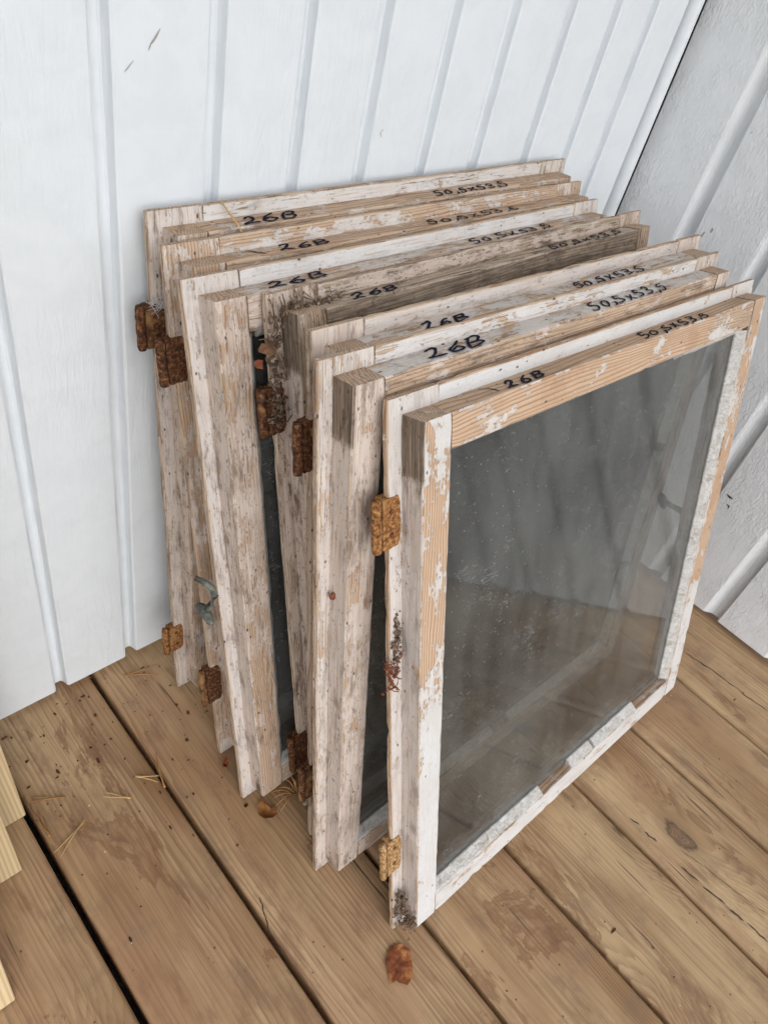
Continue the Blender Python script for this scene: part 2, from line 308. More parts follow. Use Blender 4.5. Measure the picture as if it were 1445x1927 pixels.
class MB:
    def __init__(s): s.v = []; s.f = []
    def box(s, x0, x1, y0, y1, z0, z1):
        b = len(s.v); s.v += [(x, y, z) for z in (z0, z1) for y in (y0, y1) for x in (x0, x1)]
        s.f += [tuple(b + i for i in q) for q in ((0, 2, 3, 1), (4, 5, 7, 6), (0, 1, 5, 4), (2, 6, 7, 3), (0, 4, 6, 2), (1, 3, 7, 5))]; return s
    def tube(s, pts, rad, n=6, cap=True):
        pts = [Vector(p) for p in pts]; rad = rad if isinstance(rad, (list, tuple)) else [rad] * len(pts); b = len(s.v)
        for i, p in enumerate(pts):
            d = (pts[min(i + 1, len(pts) - 1)] - pts[max(i - 1, 0)]).normalized()
            u = d.cross(Vector((0, 0, 1)) if abs(d.z) < .9 else Vector((1, 0, 0))).normalized(); v = d.cross(u)
            for j in range(n):
                a = 2 * math.pi * j / n; s.v.append(tuple(p + (u * math.cos(a) + v * math.sin(a)) * rad[i]))
        for i in range(len(pts) - 1):
            for j in range(n):
                s.f.append((b + i * n + j, b + i * n + (j + 1) % n, b + (i + 1) * n + (j + 1) % n, b + (i + 1) * n + j))
        if cap:
            s.f.append(tuple(b + j for j in range(n))[::-1]); e = b + (len(pts) - 1) * n; s.f.append(tuple(e + j for j in range(n)))
        return s
    def blob(s, c, r, seed=0, n=7, m=5, rough=0.35):
        c = Vector(c); r = Vector(r) if not isinstance(r, (int, float)) else Vector((r, r, r)); b = len(s.v)
        for i in range(m + 1):
            th = math.pi * i / m
            for j in range(n):
                ph = 2 * math.pi * j / n; d = Vector((math.sin(th) * math.cos(ph), math.sin(th) * math.sin(ph), math.cos(th)))
                kx = 1 + rough * (noise.noise(d * 1.7 + Vector((seed * 3.1, seed, 0))))
                s.v.append(tuple(c + Vector((d.x * r.x, d.y * r.y, d.z * r.z)) * kx))
        for i in range(m):
            for j in range(n):
                s.f.append((b + i * n + j, b + (i + 1) * n + j, b + (i + 1) * n + (j + 1) % n, b + i * n + (j + 1) % n))
        return s
    def build(s, name, mat, parent=None, smooth=False): return mesh_obj(name, s.v, s.f, mat, parent, smooth)

# =================================================================== SETTING
gnd = MB().box(-60, 60, -60, 60, -0.40, -0.30).build('ground', M['ground']); tag(gnd, kind='structure')
deck = MB().box(-1.9, 0.90, -2.1, 0.16, -0.20, -0.034).build('deck', M['soil']); tag(deck, kind='structure')

def plank_mesh(L, Wd, T, seed):
    # local x = length, y = width, z = up (top at 0); rounded arrises, slight cupping and wander
    n = 46; prof = []
    r = 0.0035
    for (y, z) in ((0, -T), (0, -r * 1.6), (r * .35, -r * .5), (r * 1.3, 0), (Wd * .3, 0), (Wd * .5, 0), (Wd * .7, 0), (Wd - r * 1.3, 0), (Wd - r * .35, -r * .5), (Wd, -r * 1.6), (Wd, -T)): prof.append((y, z))
    v = []; f = []; m = len(prof)
    for i in range(n + 1):
        x = L * i / n
        for j, (y, z) in enumerate(prof):
            a = noise.noise(Vector((x * 6, j * .6 if 2 < j < 8 else j * 3, seed)))
            e = noise.noise(Vector((x * 34, j * 2.3, seed + 9)))
            yy = y + (a * .0009 + e * .0004 if j in (0, 1, 2, 8, 9, 10) else 0)
            zz = z + a * .0005 + .0009 * ((2 * y / Wd - 1) ** 2 - .4)
            v.append((x, yy, zz))
    for i in range(n):
        for j in range(m - 1): f.append((i * m + j, i * m + j + 1, (i + 1) * m + j + 1, (i + 1) * m + j))
    f.append(tuple(range(m))); f.append(tuple(n * m + j for j in range(m))[::-1])
    return v, [q[::-1] for q in f]
gaps = [-1.40, -1.275, -1.152, -1.028, -0.905, -0.782, -0.658, -0.535, -0.410, -0.285, -0.1605, -0.0400, 0.0830, 0.2060, 0.3305, 0.4562, 0.5830, 0.790]
gw = {-0.1605: 0.0064, -0.0400: 0.0052, 0.0830: 0.0042, 0.2060: 0.0045, 0.3305: 0.0040, 0.4562: 0.0042, 0.5830: 0.0042}
for i in range(len(gaps) - 1):
    a, b = gaps[i] + gw.get(gaps[i], .005) / 2, gaps[i + 1] - gw.get(gaps[i + 1], .005) / 2
    v, f = plank_mesh(2.0, b - a, 0.028, i * 7.7)
    o = mesh_obj('plank', v, f, M['deck'], deck, True)
    # local x runs along world -y; local y along world x
    o.matrix_local = Matrix(((0, 1, 0, a), (-1, 0, 0, 0.08), (0, 0, 1, random.uniform(-.0006, .0002)), (0, 0, 0, 1)))
    o.data.flip_normals()

# ---- white tongue-and-groove walls
def wall_board(prof, z0, z1, mat, parent, frame, seed):
    # prof: closed list of (s, d): s along the wall, d out of the wall (+ towards the room)
    n = 60; v = []; f = []; m = len(prof)
    for i in range(n + 1):
        z = z0 + (z1 - z0) * i / n
        for j, (s_, d) in enumerate(prof):
            q = noise.noise(Vector((z * 16, j * 1.7, seed))) * .00055 + noise.noise(Vector((z * 60, j * 2.9, seed))) * .00025
            zz = z + (noise.noise(Vector((s_ * 90, seed, 3.0))) * .0007 if i == 0 else 0)
            v.append(frame(s_ + q, d + q * .5, zz))
    for i in range(n):
        for j in range(m): f.append((i * m + j, i * m + (j + 1) % m, (i + 1) * m + (j + 1) % m, (i + 1) * m + j))
    f.append(tuple(range(m))[::-1]); f.append(tuple(n * m + j for j in range(m)))
    o = mesh_obj('board', v, f, mat, parent)
    return o
YW = -0.012
grooves = [(-0.73, -0.717), (-0.65, -0.637), (-0.569, -0.556), (-0.487, -0.474), (-0.406, -0.393), (-0.325, -0.312), (-0.243, -0.230), (-0.162, -0.149), (-0.081, -0.068), (0.000, 0.0135), (0.082, 0.095), (0.158, 0.170), (0.229, 0.2435), (0.306, 0.321), (0.380, 0.397), (0.466, 0.480), (0.543, 0.557), (0.612, 0.627), (0.6865, 0.705)]
back = MB().box(-0.9, 0.80, YW + .030, YW + .05, 0.016, 2.41).build('back_wall', M['hole'])
tag(back, 'white painted vertical panelled wall the old window frames lean against', 'wall')
for i in range(len(grooves) - 1):
    (l0, r0), (l1, r1) = grooves[i], grooves[i + 1]
    D = .0105
    prof = [(l0 + .0006, -.020), (l0 + .0006, -D), (r0 - .0046, -D), (r0 - .0030, -D * .86), (r0 - .0018, -D * .55), (r0 - .0008, -.0014), (r0 + .0008, 0), ((r0 + l1) / 2, .0002), (l1 - .0026, 0), (l1 - .0008, -.0007), (l1, -.0026), (l1, -.020)]
    wall_board(prof, .010 + random.uniform(-.002, .002), 2.40, M['wall'], back, lambda s_, d, z: (s_, YW - d, z), i * 3.3)
# quarter-round strip in the corner
ring = []
for i in range(41):
    z = .012 + 2.39 * i / 40
    for j in range(11):
        a = math.pi * j / 10
        q = 1 + .03 * noise.noise(Vector((z * 20, j, 2)))
        ring.append((0.6998 - math.cos(a) * .0085 * q, YW + .004 - math.sin(a) * .0135 * q, z))
fs = [(i * 11 + j, i * 11 + j + 1, (i + 1) * 11 + j + 1, (i + 1) * 11 + j) for i in range(40) for j in range(10)] + [tuple(range(11))[::-1]]
cb = mesh_obj('corner_strip', ring, fs, M['trim'], back, True)

roof = MB(); roof.box(-3.0, 1.2, -1.55, 0.25, 2.42, 2.50)  # unseen roof, inferred from soft frontal light, added to cut light from above
ro = roof.build('unseen_porch_roof', M['trim']); tag(ro, kind='structure')
for i in range(6):
    MB().box(-2.6 + i * .6, -2.55 + i * .6, -1.53, 0.2, 2.30, 2.419).build('unseen_rafter', M['trim'], ro)  # rafters of the added roof, out of view as well
XR = 0.722
side = MB().box(XR + .024, XR + .045, -2.0, 0.03, 0.016, 2.41).build('side_wall', M['hole'])
tag(side, 'rough textured white painted wall standing at right angles on the right', 'wall')
sg = [(-0.09, 0.0122), (0.100, 0.1225), (0.2025, 0.2235), (0.304, 0.326), (0.404, 0.4275), (0.506, 0.529)] + [(0.506 + .1015 * q, 0.529 + .1015 * q) for q in range(1, 15)]
for i in range(len(sg) - 1):
    (l0, r0), (l1, r1) = sg[i], sg[i + 1]
    D = .0095
    prof = [(r0, -.020), (r0, -.0014), (r0 + .0014, 0), ((r0 + l1) / 2, .0002), (l1 - .001, 0), (l1 + .0015, -.0010), (l1 + .0045, -.0035), (l1 + .0075, -.0068), (l1 + .0115, -D), (r1 - .0006, -D), (r1 - .0006, -.020)]
    wall_board(prof, .009 + random.uniform(-.002, .003), 2.40, M['wallr'], side, lambda s_, d, z: (XR - d, -s_, z), 50 + i * 3.3)

# =================================================================== THE SASHES
W, H, E_, TL, F = 0.505, 0.5342, 0.0118, 0.0052, 0.0251     # overall width, height, rebate, lip thickness, full depth
WS, WI = 0.0375, 0.046                                     # face width, width to the glass rebate
GD = F - 0.010                                             # depth of the glass front
def P3(x, y, z): return (x, -y, z)                         # local: y grows towards the viewer -> -Y

class Member:
    """one piece of joinery: bars with chipped arrises, carrying grain coordinates and paint attributes"""
    def __init__(s, axis, seed): s.ax = axis; s.seed = seed; s.v = []; s.g = []; s.f = []; s.a = []
    def bar(s, x0, x1, y0, y1, z0, z1, cov, grime, grey, n=56, bev=0.0011, amp=1.0, streak=0.4):
        ax = s.ax; L0, L1 = ((x0, x1) if ax == 0 else (z0, z1)); A0, A1 = ((z0, z1) if ax == 0 else (x0, x1))   # A across, y depth
        b = bev; prof = [(A0 + b, y0), (A1 - b, y0), (A1, y0 + b), (A1, y1 - b), (A1 - b, y1), (A0 + b, y1), (A0, y1 - b), (A0, y0 + b)]
        side = ['back', 'e', 'hi', 'e', 'front', 'e', 'lo', 'e']
        base = len(s.v); L = L1 - L0; so = s.seed * 5.37
        ca, cy_ = (A0 + A1) / 2, (y0 + y1) / 2
        for i in range(n + 1):
            t = i / n; l = L0 + L * t
            end = min(t, 1 - t) * L
            for j, (a, y) in enumerate(prof):
                q = noise.noise(Vector((l * 28, j // 2 * 7.3, so))) * .00028 + noise.noise(Vector((l * 120, j * 3.1, so))) * .00016
                chip = max(0, noise.noise(Vector((l * 75, ((j + 1) // 2 % 4) * 11.1, so + 4))) - .36) * .0036 * amp
                chip += max(0, noise.noise(Vector((l * 22, ((j + 1) // 2 % 4) * 5.7, so + 8))) - .5) * .0030 * amp
                if end < .004: chip += .0005
                aa = a + q + (chip if a < ca else -chip) ; yy = y + q + (chip if y < cy_ else -chip) * .8
                ll = l + (noise.noise(Vector((a * 160, y * 160, so + i))) * .0006 if i in (0, n) else 0)
                s.v.append(P3(ll, yy, aa) if ax == 0 else P3(aa, yy, ll))
                s.g.append((l + s.seed * 1.731, a + s.seed * .377, y + s.seed * .211))
        fn = lambda v, k, t: (v(k, t) if callable(v) else v)
        for i in range(n):
            for j in range(8):
                k2 = side[j]; j2 = (j + 1) % 8
                s.f.append((base + i * 8 + j, base + i * 8 + j2, base + (i + 1) * 8 + j2, base + (i + 1) * 8 + j))
                t0, t1 = i / n, (i + 1) / n
                s.a.append([(fn(cov, k2, t) - (.10 if k2 == 'e' else 0), fn(grime, k2, t), fn(grey, k2, t), streak) for t in (t0, t0, t1, t1)])
        for i, rev in ((0, True), (n, False)):
            q = [base + i * 8 + j for j in range(8)]; s.f.append(tuple(q[::-1] if rev else q))
            s.a.append([(.12, .5, .45, .4)] * 8)
        return s
    def build(s, name, parent):
        me = bpy.data.meshes.new(name); me.from_pydata(s.v, [], s.f); me.update(); me.materials.append(M['sash'])
        at = me.attributes.new('gco', 'FLOAT_VECTOR', 'POINT'); at.data.foreach_set('vector', [c for g in s.g for c in g])
        flat = [q for fa in s.a for q in fa]
        for i, nm in enumerate(('cov', 'grime', 'grey', 'streak')):
            at = me.attributes.new(nm, 'FLOAT', 'CORNER'); at.data.foreach_set('value', [q[i] for q in flat])
        bm = bmesh.new(); bm.from_mesh(me); bmesh.ops.recalc_face_normals(bm, faces=bm.faces); bm.to_mesh(me); bm.free()
        o = bpy.data.objects.new(name, me); COL.objects.link(o); o.parent = parent; return o

# ---- handwriting
GL = {
 '2': [[(.05, .78), (.25, .98), (.55, .95), (.68, .75), (.5, .45), (.2, .15), (.05, .05), (.4, .10), (.95, .02)]],
 '6': [[(.75, .98), (.4, .75), (.15, .4), (.2, .08), (.55, .0), (.85, .18), (.75, .42), (.45, .45), (.2, .28)]],
 'B': [[(.2, .95), (.15, .5), (.12, .02)], [(.12, .95), (.6, 1.0), (.85, .82), (.65, .58), (.25, .52), (.75, .48), (.95, .25), (.65, .02), (.12, .02)]],
 '5': [[(.85, .98), (.3, .95), (.2, .55), (.55, .62), (.82, .42), (.7, .1), (.3, -.02), (.05, .1)]],
 '0': [[(.5, .85), (.2, .65), (.15, .25), (.45, .02), (.8, .2), (.82, .6), (.5, .85)]],
 '3': [[(.1, .9), (.5, 1.0), (.8, .82), (.6, .58), (.35, .52), (.75, .45), (.85, .2), (.5, -.02), (.08, .1)]],
 'x': [[(.1, .75), (.5, .4), (.9, .05)], [(.85, .8), (.5, .4), (.12, .02)]],
 ',': [[(.7, .22), (.7, .0), (.3, -.22)]],
}
def crom(p, k=6):
    p = [Vector(q) for q in p]; out = []
    for i in range(len(p) - 1):
        a, b, c, d = p[max(i - 1, 0)], p[i], p[i + 1], p[min(i + 2, len(p) - 1)]
        for j in range(k):
            t = j / k; out.append(.5 * ((2 * b) + (c - a) * t + (2 * a - 5 * b + 4 * c - d) * t * t + (3 * b - a - 3 * c + d) * t ** 3))
    out.append(p[-1]); return out
def writing(text, x0, x1, ybase, hgt, width, parent, rnd, z, slope=0.0):
    lean_ = rnd.uniform(-.12, .12)
    adv = {',': .45, 'x': 1.05}; tot = sum(adv.get(c, 1.0) for c in text); u = (x1 - x0) / tot; v = []; f = []; cx_ = x0; lift = .00025
    for c in text:
        cw = u * adv.get(c, 1.0); sl = rnd.uniform(-.08, .12); hs_ = hgt * rnd.uniform(.80, 1.06); dy = rnd.uniform(-.05, .07) * hgt
        for st in GL[c]:
            pts = crom([(px + rnd.uniform(-.09, .09), py + rnd.uniform(-.08, .08)) for px, py in st])
            P = [Vector((cx_ - .3 * hgt + (q.x * .84 + .06) * (u if c != ',' else u * .6) + (.50 + lean_ + sl) * q.y * hs_, ybase + slope * (cx_ - x0) - dy - q.y * hs_)) for q in pts]
            b = len(v); m = len(P)
            for i, q in enumerate(P):
                d = (P[min(i + 1, m - 1)] - P[max(i - 1, 0)]); d = d.normalized() if d.length > 0 else Vector((1, 0)); nn = Vector((-d.y, d.x))
                ww = width * .5 * (.62 + .62 * abs(d.y * .9 + d.x * .35)) * (1.0 + .15 * math.sin(i * .9 + cx_ * 900)) * (.72 if i in (0, m - 1) else 1.0)
                zz = z + lift + .00012 * i / m
                v.append(P3(q.x + nn.x * ww, q.y + nn.y * ww, zz)); v.append(P3(q.x - nn.x * ww, q.y - nn.y * ww, zz))
            for i in range(m - 1): f.append((b + 2 * i, b + 2 * i + 1, b + 2 * i + 3, b + 2 * i + 2))
            for i, sg_ in ((0, -1), (m - 1, 1)):            # round stroke ends
                q = P[i]; d = (P[1] - P[0]) if i == 0 else (P[-1] - P[-2]); d = d.normalized() * sg_; nn = Vector((-d.y, d.x)); bb = len(v); zz = z + lift + .00012 * i / m
                for j in range(7):
                    a = -math.pi / 2 + math.pi * j / 6; r_ = width * .33
                    v.append(P3(q.x + d.x * math.cos(a) * r_ + nn.x * math.sin(a) * r_, q.y + d.y * math.cos(a) * r_ + nn.y * math.sin(a) * r_, zz))
                f.append(tuple(range(bb, bb + 7)))
            lift += .00004
        cx_ += cw
    return mesh_obj('handwriting', v, f, M['ink'], parent)

def hinge(parent, z0, z1, rnd, depth=0.0, wide=.0205, xk=-.0105, mat='rust'):
    # iron leaf let into the lip, with the rolled knuckle on its outer edge
    v = []; f = []; n = 9; m = 7; T = .0042
    zz = [z0 + (z1 - z0) * i / (n - 1) for i in range(n)]
    for side_ in (0, 1):
        for i in range(n):
            for j in range(m):
                u_ = j / (m - 1); x = xk + .0048 + (wide - .0048) * u_
                cr = .0022 * (1 - math.sin(math.pi * i / (n - 1)) ** .2)
                xx = x - cr * u_ + rnd.uniform(-.0002, .0002); z = zz[i] + (rnd.uniform(-.0005, .0005) if i in (0, n - 1) else 0)
                y = TL - .0034 + (T if side_ else 0) - depth + rnd.uniform(-.0001, .0002)
                v.append(P3(xx, y if side_ else y - .004, z))
    q = n * m
    for i in range(n - 1):
        for j in range(m - 1):
            a, b, c, d = i * m + j, i * m + j + 1, (i + 1) * m + j + 1, (i + 1) * m + j
            f.append((a, d, c, b)); f.append((q + a, q + b, q + c, q + d))
    for i in range(n - 1):
        f.append((i * m, q + i * m, q + (i + 1) * m, (i + 1) * m)); k_ = m - 1
        f.append((i * m + k_, (i + 1) * m + k_, q + (i + 1) * m + k_, q + i * m + k_))
    for j in range(m - 1):
        f.append((j, j + 1, q + j + 1, q + j)); k_ = (n - 1) * m
        f.append((k_ + j, q + k_ + j, q + k_ + j + 1, k_ + j + 1))
    o = mesh_obj('hinge', v, f, M[mat], parent, False)
    b = MB(); pts = []; rad = []
    for i in range(13):
        t = i / 12; pts.append(P3(xk + .0012 + rnd.uniform(-.0002, .0002), TL * .5 + .001 - depth, z0 - .0005 + (z1 - z0 + .001) * t))
        rad.append((.0037 + rnd.uniform(-.0001, .0001)) * (.85 if i in (0, 12) else .90 if i in (4, 8) else 1))
    b.tube(pts, rad, 10).build('knuckle', M[mat], o, True)
    for zq in (.27, .73):
        sb = MB(); c0 = Vector(P3(xk + .0125, TL + .0007 - depth, z0 + (z1 - z0) * zq)); sb.tube([c0, c0 + Vector((0, -.0007, 0))], [.0021, .0017], 9); sb.build('screw', M['rust'], o)
    return o

SASH = [
 (0.02817, -0.07235, 0.0011, 0.09264, -0.00739),
 (0.0213, -0.16945, -0.00106, 0.22001, -0.0049),
 (0.01216, -0.22511, 0.01247, 0.25164, -0.00241),
 (0.05827, -0.2705, 0.0149, 0.28297, -0.00026),
 (0.0448, -0.29853, -0.02156, 0.22288, -0.00191),
 (0.02704, -0.32892, -0.02795, 0.22794, 0.0),
 (0.05221, -0.41649, -0.02468, 0.32948, 0.00469)]
LAB = [
 'old peeling white window frame at the very back of the stack, nearest the wall',
 'old window frame with bare orange top rail and split notch, second from the wall',
 'old white lipped window frame with iron latch knob on its left edge, third from wall',
 'dirtiest dark grey window frame with dry litter on its corner, middle of the stack',
 'pinkish grey window frame squeezed close behind the one with cracked lined paint, third from front',
 'old window frame with lined cracked paint and tan front, directly behind the frontmost one',
 'frontmost old window frame with bare orange grained top rail and large dusty pane']
# style: lip coverage, top-of-block coverage, front coverage(member,t), grime per zone, grey
def step(t, a, b): 
    x = max(0, min(1, (t - a) / (b - a))); return x * x * (3 - 2 * x)
ST = [
 dict(lip=.92, lipg=.18, side=.75, sideg=.85, top=.30, front=.35, fg=.6, grey=.60, sl=.9, sf=.5),
 dict(lip=.50, lipg=.15, side=.55, sideg=.80, top=.22, front=.30, fg=.4, grey=.34, sl=.5, sf=.4),
 dict(lip=.98, lipg=.12, side=.95, sideg=.80, top=.48, front=.62, fg=.80, grey=.45, sl=.8, sf=.9),
 dict(lip=.62, lipg=.85, side=.85, sideg=.85, top=.30, front=.10, fg=.9, grey=1.0, sl=.3, sf=.3),
 dict(lip=1.0, lipg=.50, side=.98, sideg=.78, top=.62, front=.75, fg=.6, grey=.5, sl=.4, sf=.4),
 dict(lip=.78, lipg=.14, side=.98, sideg=.74, top=.66, front=.80, fg=.80, grey=.36, sl=1.0, sf=.6),
 dict(lip=.88, lipg=.03, side=.97, sideg=.66, top=.10, front=.50, fg=.1, grey=.10, sl=.1, sf=.15)]
roots = []
for si, (x, y, yaw, lean, roll) in enumerate(SASH):
    st = ST[si]; rnd = random.Random(100 + si)
    Rm = Matrix.Rotation(yaw, 4, 'Z') @ Matrix.Rotation(-lean, 4, 'X') @ Matrix.Rotation(roll, 4, 'Y')
    root = empty('window_sash', (x, y, .0008), Rm.to_euler()); roots.append(root)
    tag(root, LAB[si], 'window frame', 'old window frames stacked against the wall')
    def gr(kind, amt):   # more grime on left sides and low down
        return amt
    def lipcov(k2, t): return st['lip'] if k2 == 'front' else .18
    def lipcov_stile(k2, t): return (st['lip'] * .96) if k2 == 'front' else .20
    def lipgr(k2, t): return st['lipg'] if k2 == 'front' else .55
    def lipgr_st(k2, t): return min(1, st['lipg'] + .30 + .10 * (1 - t)) if k2 == 'front' else .6
    greyv = lambda k2, t: st['grey'] if k2 in ('front', 'hi', 'e') else min(1, st['grey'] + .25)
    # block sides: 'lo' = outer left side on the left stile, 'hi' = top on the top rail
    def stile_cov(right):
        def c(k2, t):
            if k2 == 'front':
                if si == 6:
                    return (.30 + .12 * math.sin(t * 9)) if right and t > .35 else (.75 if right else (.95 - .62 * step(t, .42, .66) + (.25 if t > .92 else 0)))
                if si == 2: return .62 - .30 * (1 - step(t, .2, .5))
                if si == 5: return st['front'] - .05
                return st['front']
            if k2 in ('lo', 'hi'): return st['side'] - (.75 if t > .915 and si in (5, 6, 3) else 0)
            return st['side'] - .3
        return c
    def stile_gr(k2, t):
        if k2 == 'front': return st['fg'] * (1.0 if si != 6 else .15)
        return 1.0 if (t > .915 and si in (3, 5, 6)) else min(1, st['sideg'] + (.35 if t < .06 else 0))
    def stile_grey(k2, t):
        base_ = st['grey'] * (.6 if k2 == 'front' else 1)
        rot_ = 0
        if k2 in ('lo', 'hi', 'e') and si in (3, 5, 6): rot_ = 1.5 * step(t, .89, .925)
        if t < .09 and si in (2, 5, 6): rot_ = max(rot_, (1.1 if k2 != 'front' else .75 if si == 5 else 0) * (1 - step(t, .02, .09)))
        return max(base_, rot_)
    for right in (False, True):
        mb = Member(2, si * 9 + 1 + right)
        fx = (lambda a, b: (W - b, W - a)) if right else (lambda a, b: (a, b))
        a, b = fx(0, WI - .0002); mb.bar(a, b, 0, TL, 0, H, lipcov_stile, lipgr_st, greyv, bev=.0008, streak=st['sl'])
        a, b = fx(E_, WS); mb.bar(a, b, TL - .0012, F, E_, H - E_, stile_cov(right), stile_gr, stile_grey, streak=st['sf'])
        a, b = fx(WS - .001, WI); mb.bar(a, b, TL - .0012, GD - .0026, WS, H - WS, .6, .6, .3, bev=.0006)
        mb.build('stile', root)
    def top_cov(k2, t):
        if k2 == 'hi': return st['top']
        if k2 == 'front':
            if si == 6: return .20 + .20 * step(t, .70, .80) + .12 * math.sin(t * 23)
            if si == 5: return .30
            if si == 3: return .05
            return st['front']
        return st['side'] - .35
    def top_gr(k2, t): return .25 if k2 == 'hi' and si != 3 else st['fg']
    def top_grey(k2, t):
        if si == 6: return .04 + (.35 * step(t, .76, .82) if k2 == 'front' else .14 if k2 == 'hi' else 0)
        if si == 3: return 1.28 if k2 == 'front' else 1.0
        return st['grey'] * (.6 if k2 == 'hi' else 1)
    mb = Member(0, si * 9 + 3)
    mb.bar(WI + .0002, W - WI - .0002, 0, TL, H - WI, H, lipcov, lipgr, greyv, bev=.0008, streak=st['sl'])
    mb.bar(WS + .0003, W - WS - .0003, TL - .0012, F, H - WS, H - E_, top_cov, top_gr, top_grey, amp=.6, streak=st['sf'])
    mb.bar(WI, W - WI, TL - .0012, GD - .0026, H - WI, H - WS + .001, .6, .6, .3, bev=.0006)
    tr = mb.build('top_rail', root)
    mb = Member(0, si * 9 + 4)
    bc = (lambda k2, t: .86 if k2 in ('front', 'e') else .4) if si == 6 else .5
    mb.bar(WI + .0002, W - WI - .0002, 0, TL, 0, WI, lipcov, lipgr, greyv, bev=.0008)
    mb.bar(WS + .0003, W - WS - .0003, TL - .0012, F, E_, WS, bc, .12 if si == 6 else .8, st['grey'], amp=1.3)
    mb.bar(WI, W - WI, TL - .0012, GD - .0026, WS - .001, WI, .6, .6, .3, bev=.0006)
    mb.build('bottom_rail', root)
    # pane
    g = MB().box(WS + .002, W - WS - .002, -GD, -(GD - .0022), WS + .002, H - WS - .002).build('glass_pane', M['glass'], root)
    # putty: triangular fillets on the viewer's side of the glass, broken in places
    def putty(side_, a0, a1, seed):
        n = max(4, int((a1 - a0) / .008)); v = []; f = []
        for i in range(n + 1):
            l = a0 + (a1 - a0) * i / n
            wv = .0076 + .0012 * noise.noise(Vector((l * 60, seed, 1))) + .0006 * noise.noise(Vector((l * 300, seed, 5)))
            fr = .0012 + .0008 * noise.noise(Vector((l * 90, seed, 9)))
            for (c, yy) in ((-.0006, GD - .0004), (-.0006, F - fr), (.0012, F - fr - .0006), (wv, GD + .0012), (wv, GD - .0004)):
                if side_ == 'b': v.append(P3(l, yy, WS + c))
                elif side_ == 't': v.append(P3(l, yy, H - WS - c))
                elif side_ == 'l': v.append(P3(WS + c, yy, l))
                else: v.append(P3(W - WS - c, yy, l))
        for i in range(n):
            for j in range(5): f.append((i * 5 + j, i * 5 + (j + 1) % 5, (i + 1) * 5 + (j + 1) % 5, (i + 1) * 5 + j))
        f.append((0, 1, 2, 3, 4)); f.append(tuple(n * 5 + j for j in (4, 3, 2, 1, 0)))
        o = mesh_obj('putty', v, f, M['putty'], root)
        bm = bmesh.new(); bm.from_mesh(o.data); bmesh.ops.recalc_face_normals(bm, faces=bm.faces); bm.to_mesh(o.data); bm.free()
    lo, hi = WS + .001, W - WS - .001
    if si == 6:
        for a, b in ((lo, .205), (.258, .300), (.304, .392)): putty('b', a, b, si + a)
        putty('r', WS + .004, H - WS - .004, 3.3); putty('l', WS + .004, H - WS - .004, 5.3); putty('t', .34, hi - .012, 8.8)
    else:
        br = [(lo, lo + .07), (lo + .09, .24), (.27, hi)] if si % 2 else [(lo, .19), (.21, hi)]
        for a, b in br: putty('b', a, b, si + a)
        for a, b in ((WS + .004, .17), (.178, .33), (.34, H - WS - .004)): putty('r', a, b, si * 2 + a)
        putty('l', WS + .004, H - WS - .004, si + 5.3); putty('t', lo + .01, hi - .012, si + 8.8)
    # handwriting on the upper edge
    TX = [(.074, .124, .282, .388), (.091, .137, .250, .377), (.062, .115, .280, .399), (.068, .114, .316, .440), (.088, .135, .268, .374), (.083, .139, .267, .383), (.099, .142, .273, .381)][si]
    yb = [.0232, .0230, .0232, .0228, .0228, .0222, .0225][si]; hh = [.0150, .0148, .0155, .0140, .0150, .0158, .0145][si]
    writing('26B', TX[0], TX[1], yb - .0008, hh * .86, .0027, tr, rnd, H - E_ + .0003, .03)
    writing('50,5x53,5', TX[2], TX[3], yb - .0005, hh * .84, .0023, tr, rnd, H - E_ + .0003, .02)
    # scribed lines of the joint beside each corner
    for xx in (.044, .050, .0565, .062) if si in (0, 1, 2, 3) else (.046, .052) if si == 5 else ():
        sl = rnd.uniform(.005, .009); y0_, y1_ = .0085 + rnd.uniform(-.001, .001), .018 + rnd.uniform(-.003, .003); z = H - E_ + .0004
        mesh_obj('scribed_mark', [P3(xx, y0_, z), P3(xx + .0004, y0_, z), P3(xx + sl + .0004, y1_, z), P3(xx + sl, y1_, z)], [(0, 1, 2, 3)], M['scribe'], tr)
    for xx in (W - .05, W - .058) if si in (2, 5) else ():
        z = H - E_ + .0004; mesh_obj('scribed_mark', [P3(xx, .008, z), P3(xx + .0005, .008, z), P3(xx - .0095, .02, z), P3(xx - .010, .02, z)], [(0, 1, 2, 3)], M['scribe'], tr)
    # hinges
    HZ = {0: (.4318, .4666, .068, .106), 1: (.4347, .4698, .085, .132), 3: (.4323, .4692, .064, .110), 4: (.4347, .4733, .068, .113), 6: (.4295, .4679, .087, .131)}.get(si)
    if HZ:
        hinge(root, HZ[0], HZ[1], rnd, mat='rusto' if si == 6 else 'rust'); hinge(root, HZ[2], HZ[3], rnd, mat='rustt' if si == 6 else 'rusto' if si == 0 else 'rust')

def in_sash(si, x, y, z): return roots[si].matrix_basis @ Vector(P3(x, y, z))
bpy.context.view_layer.update()

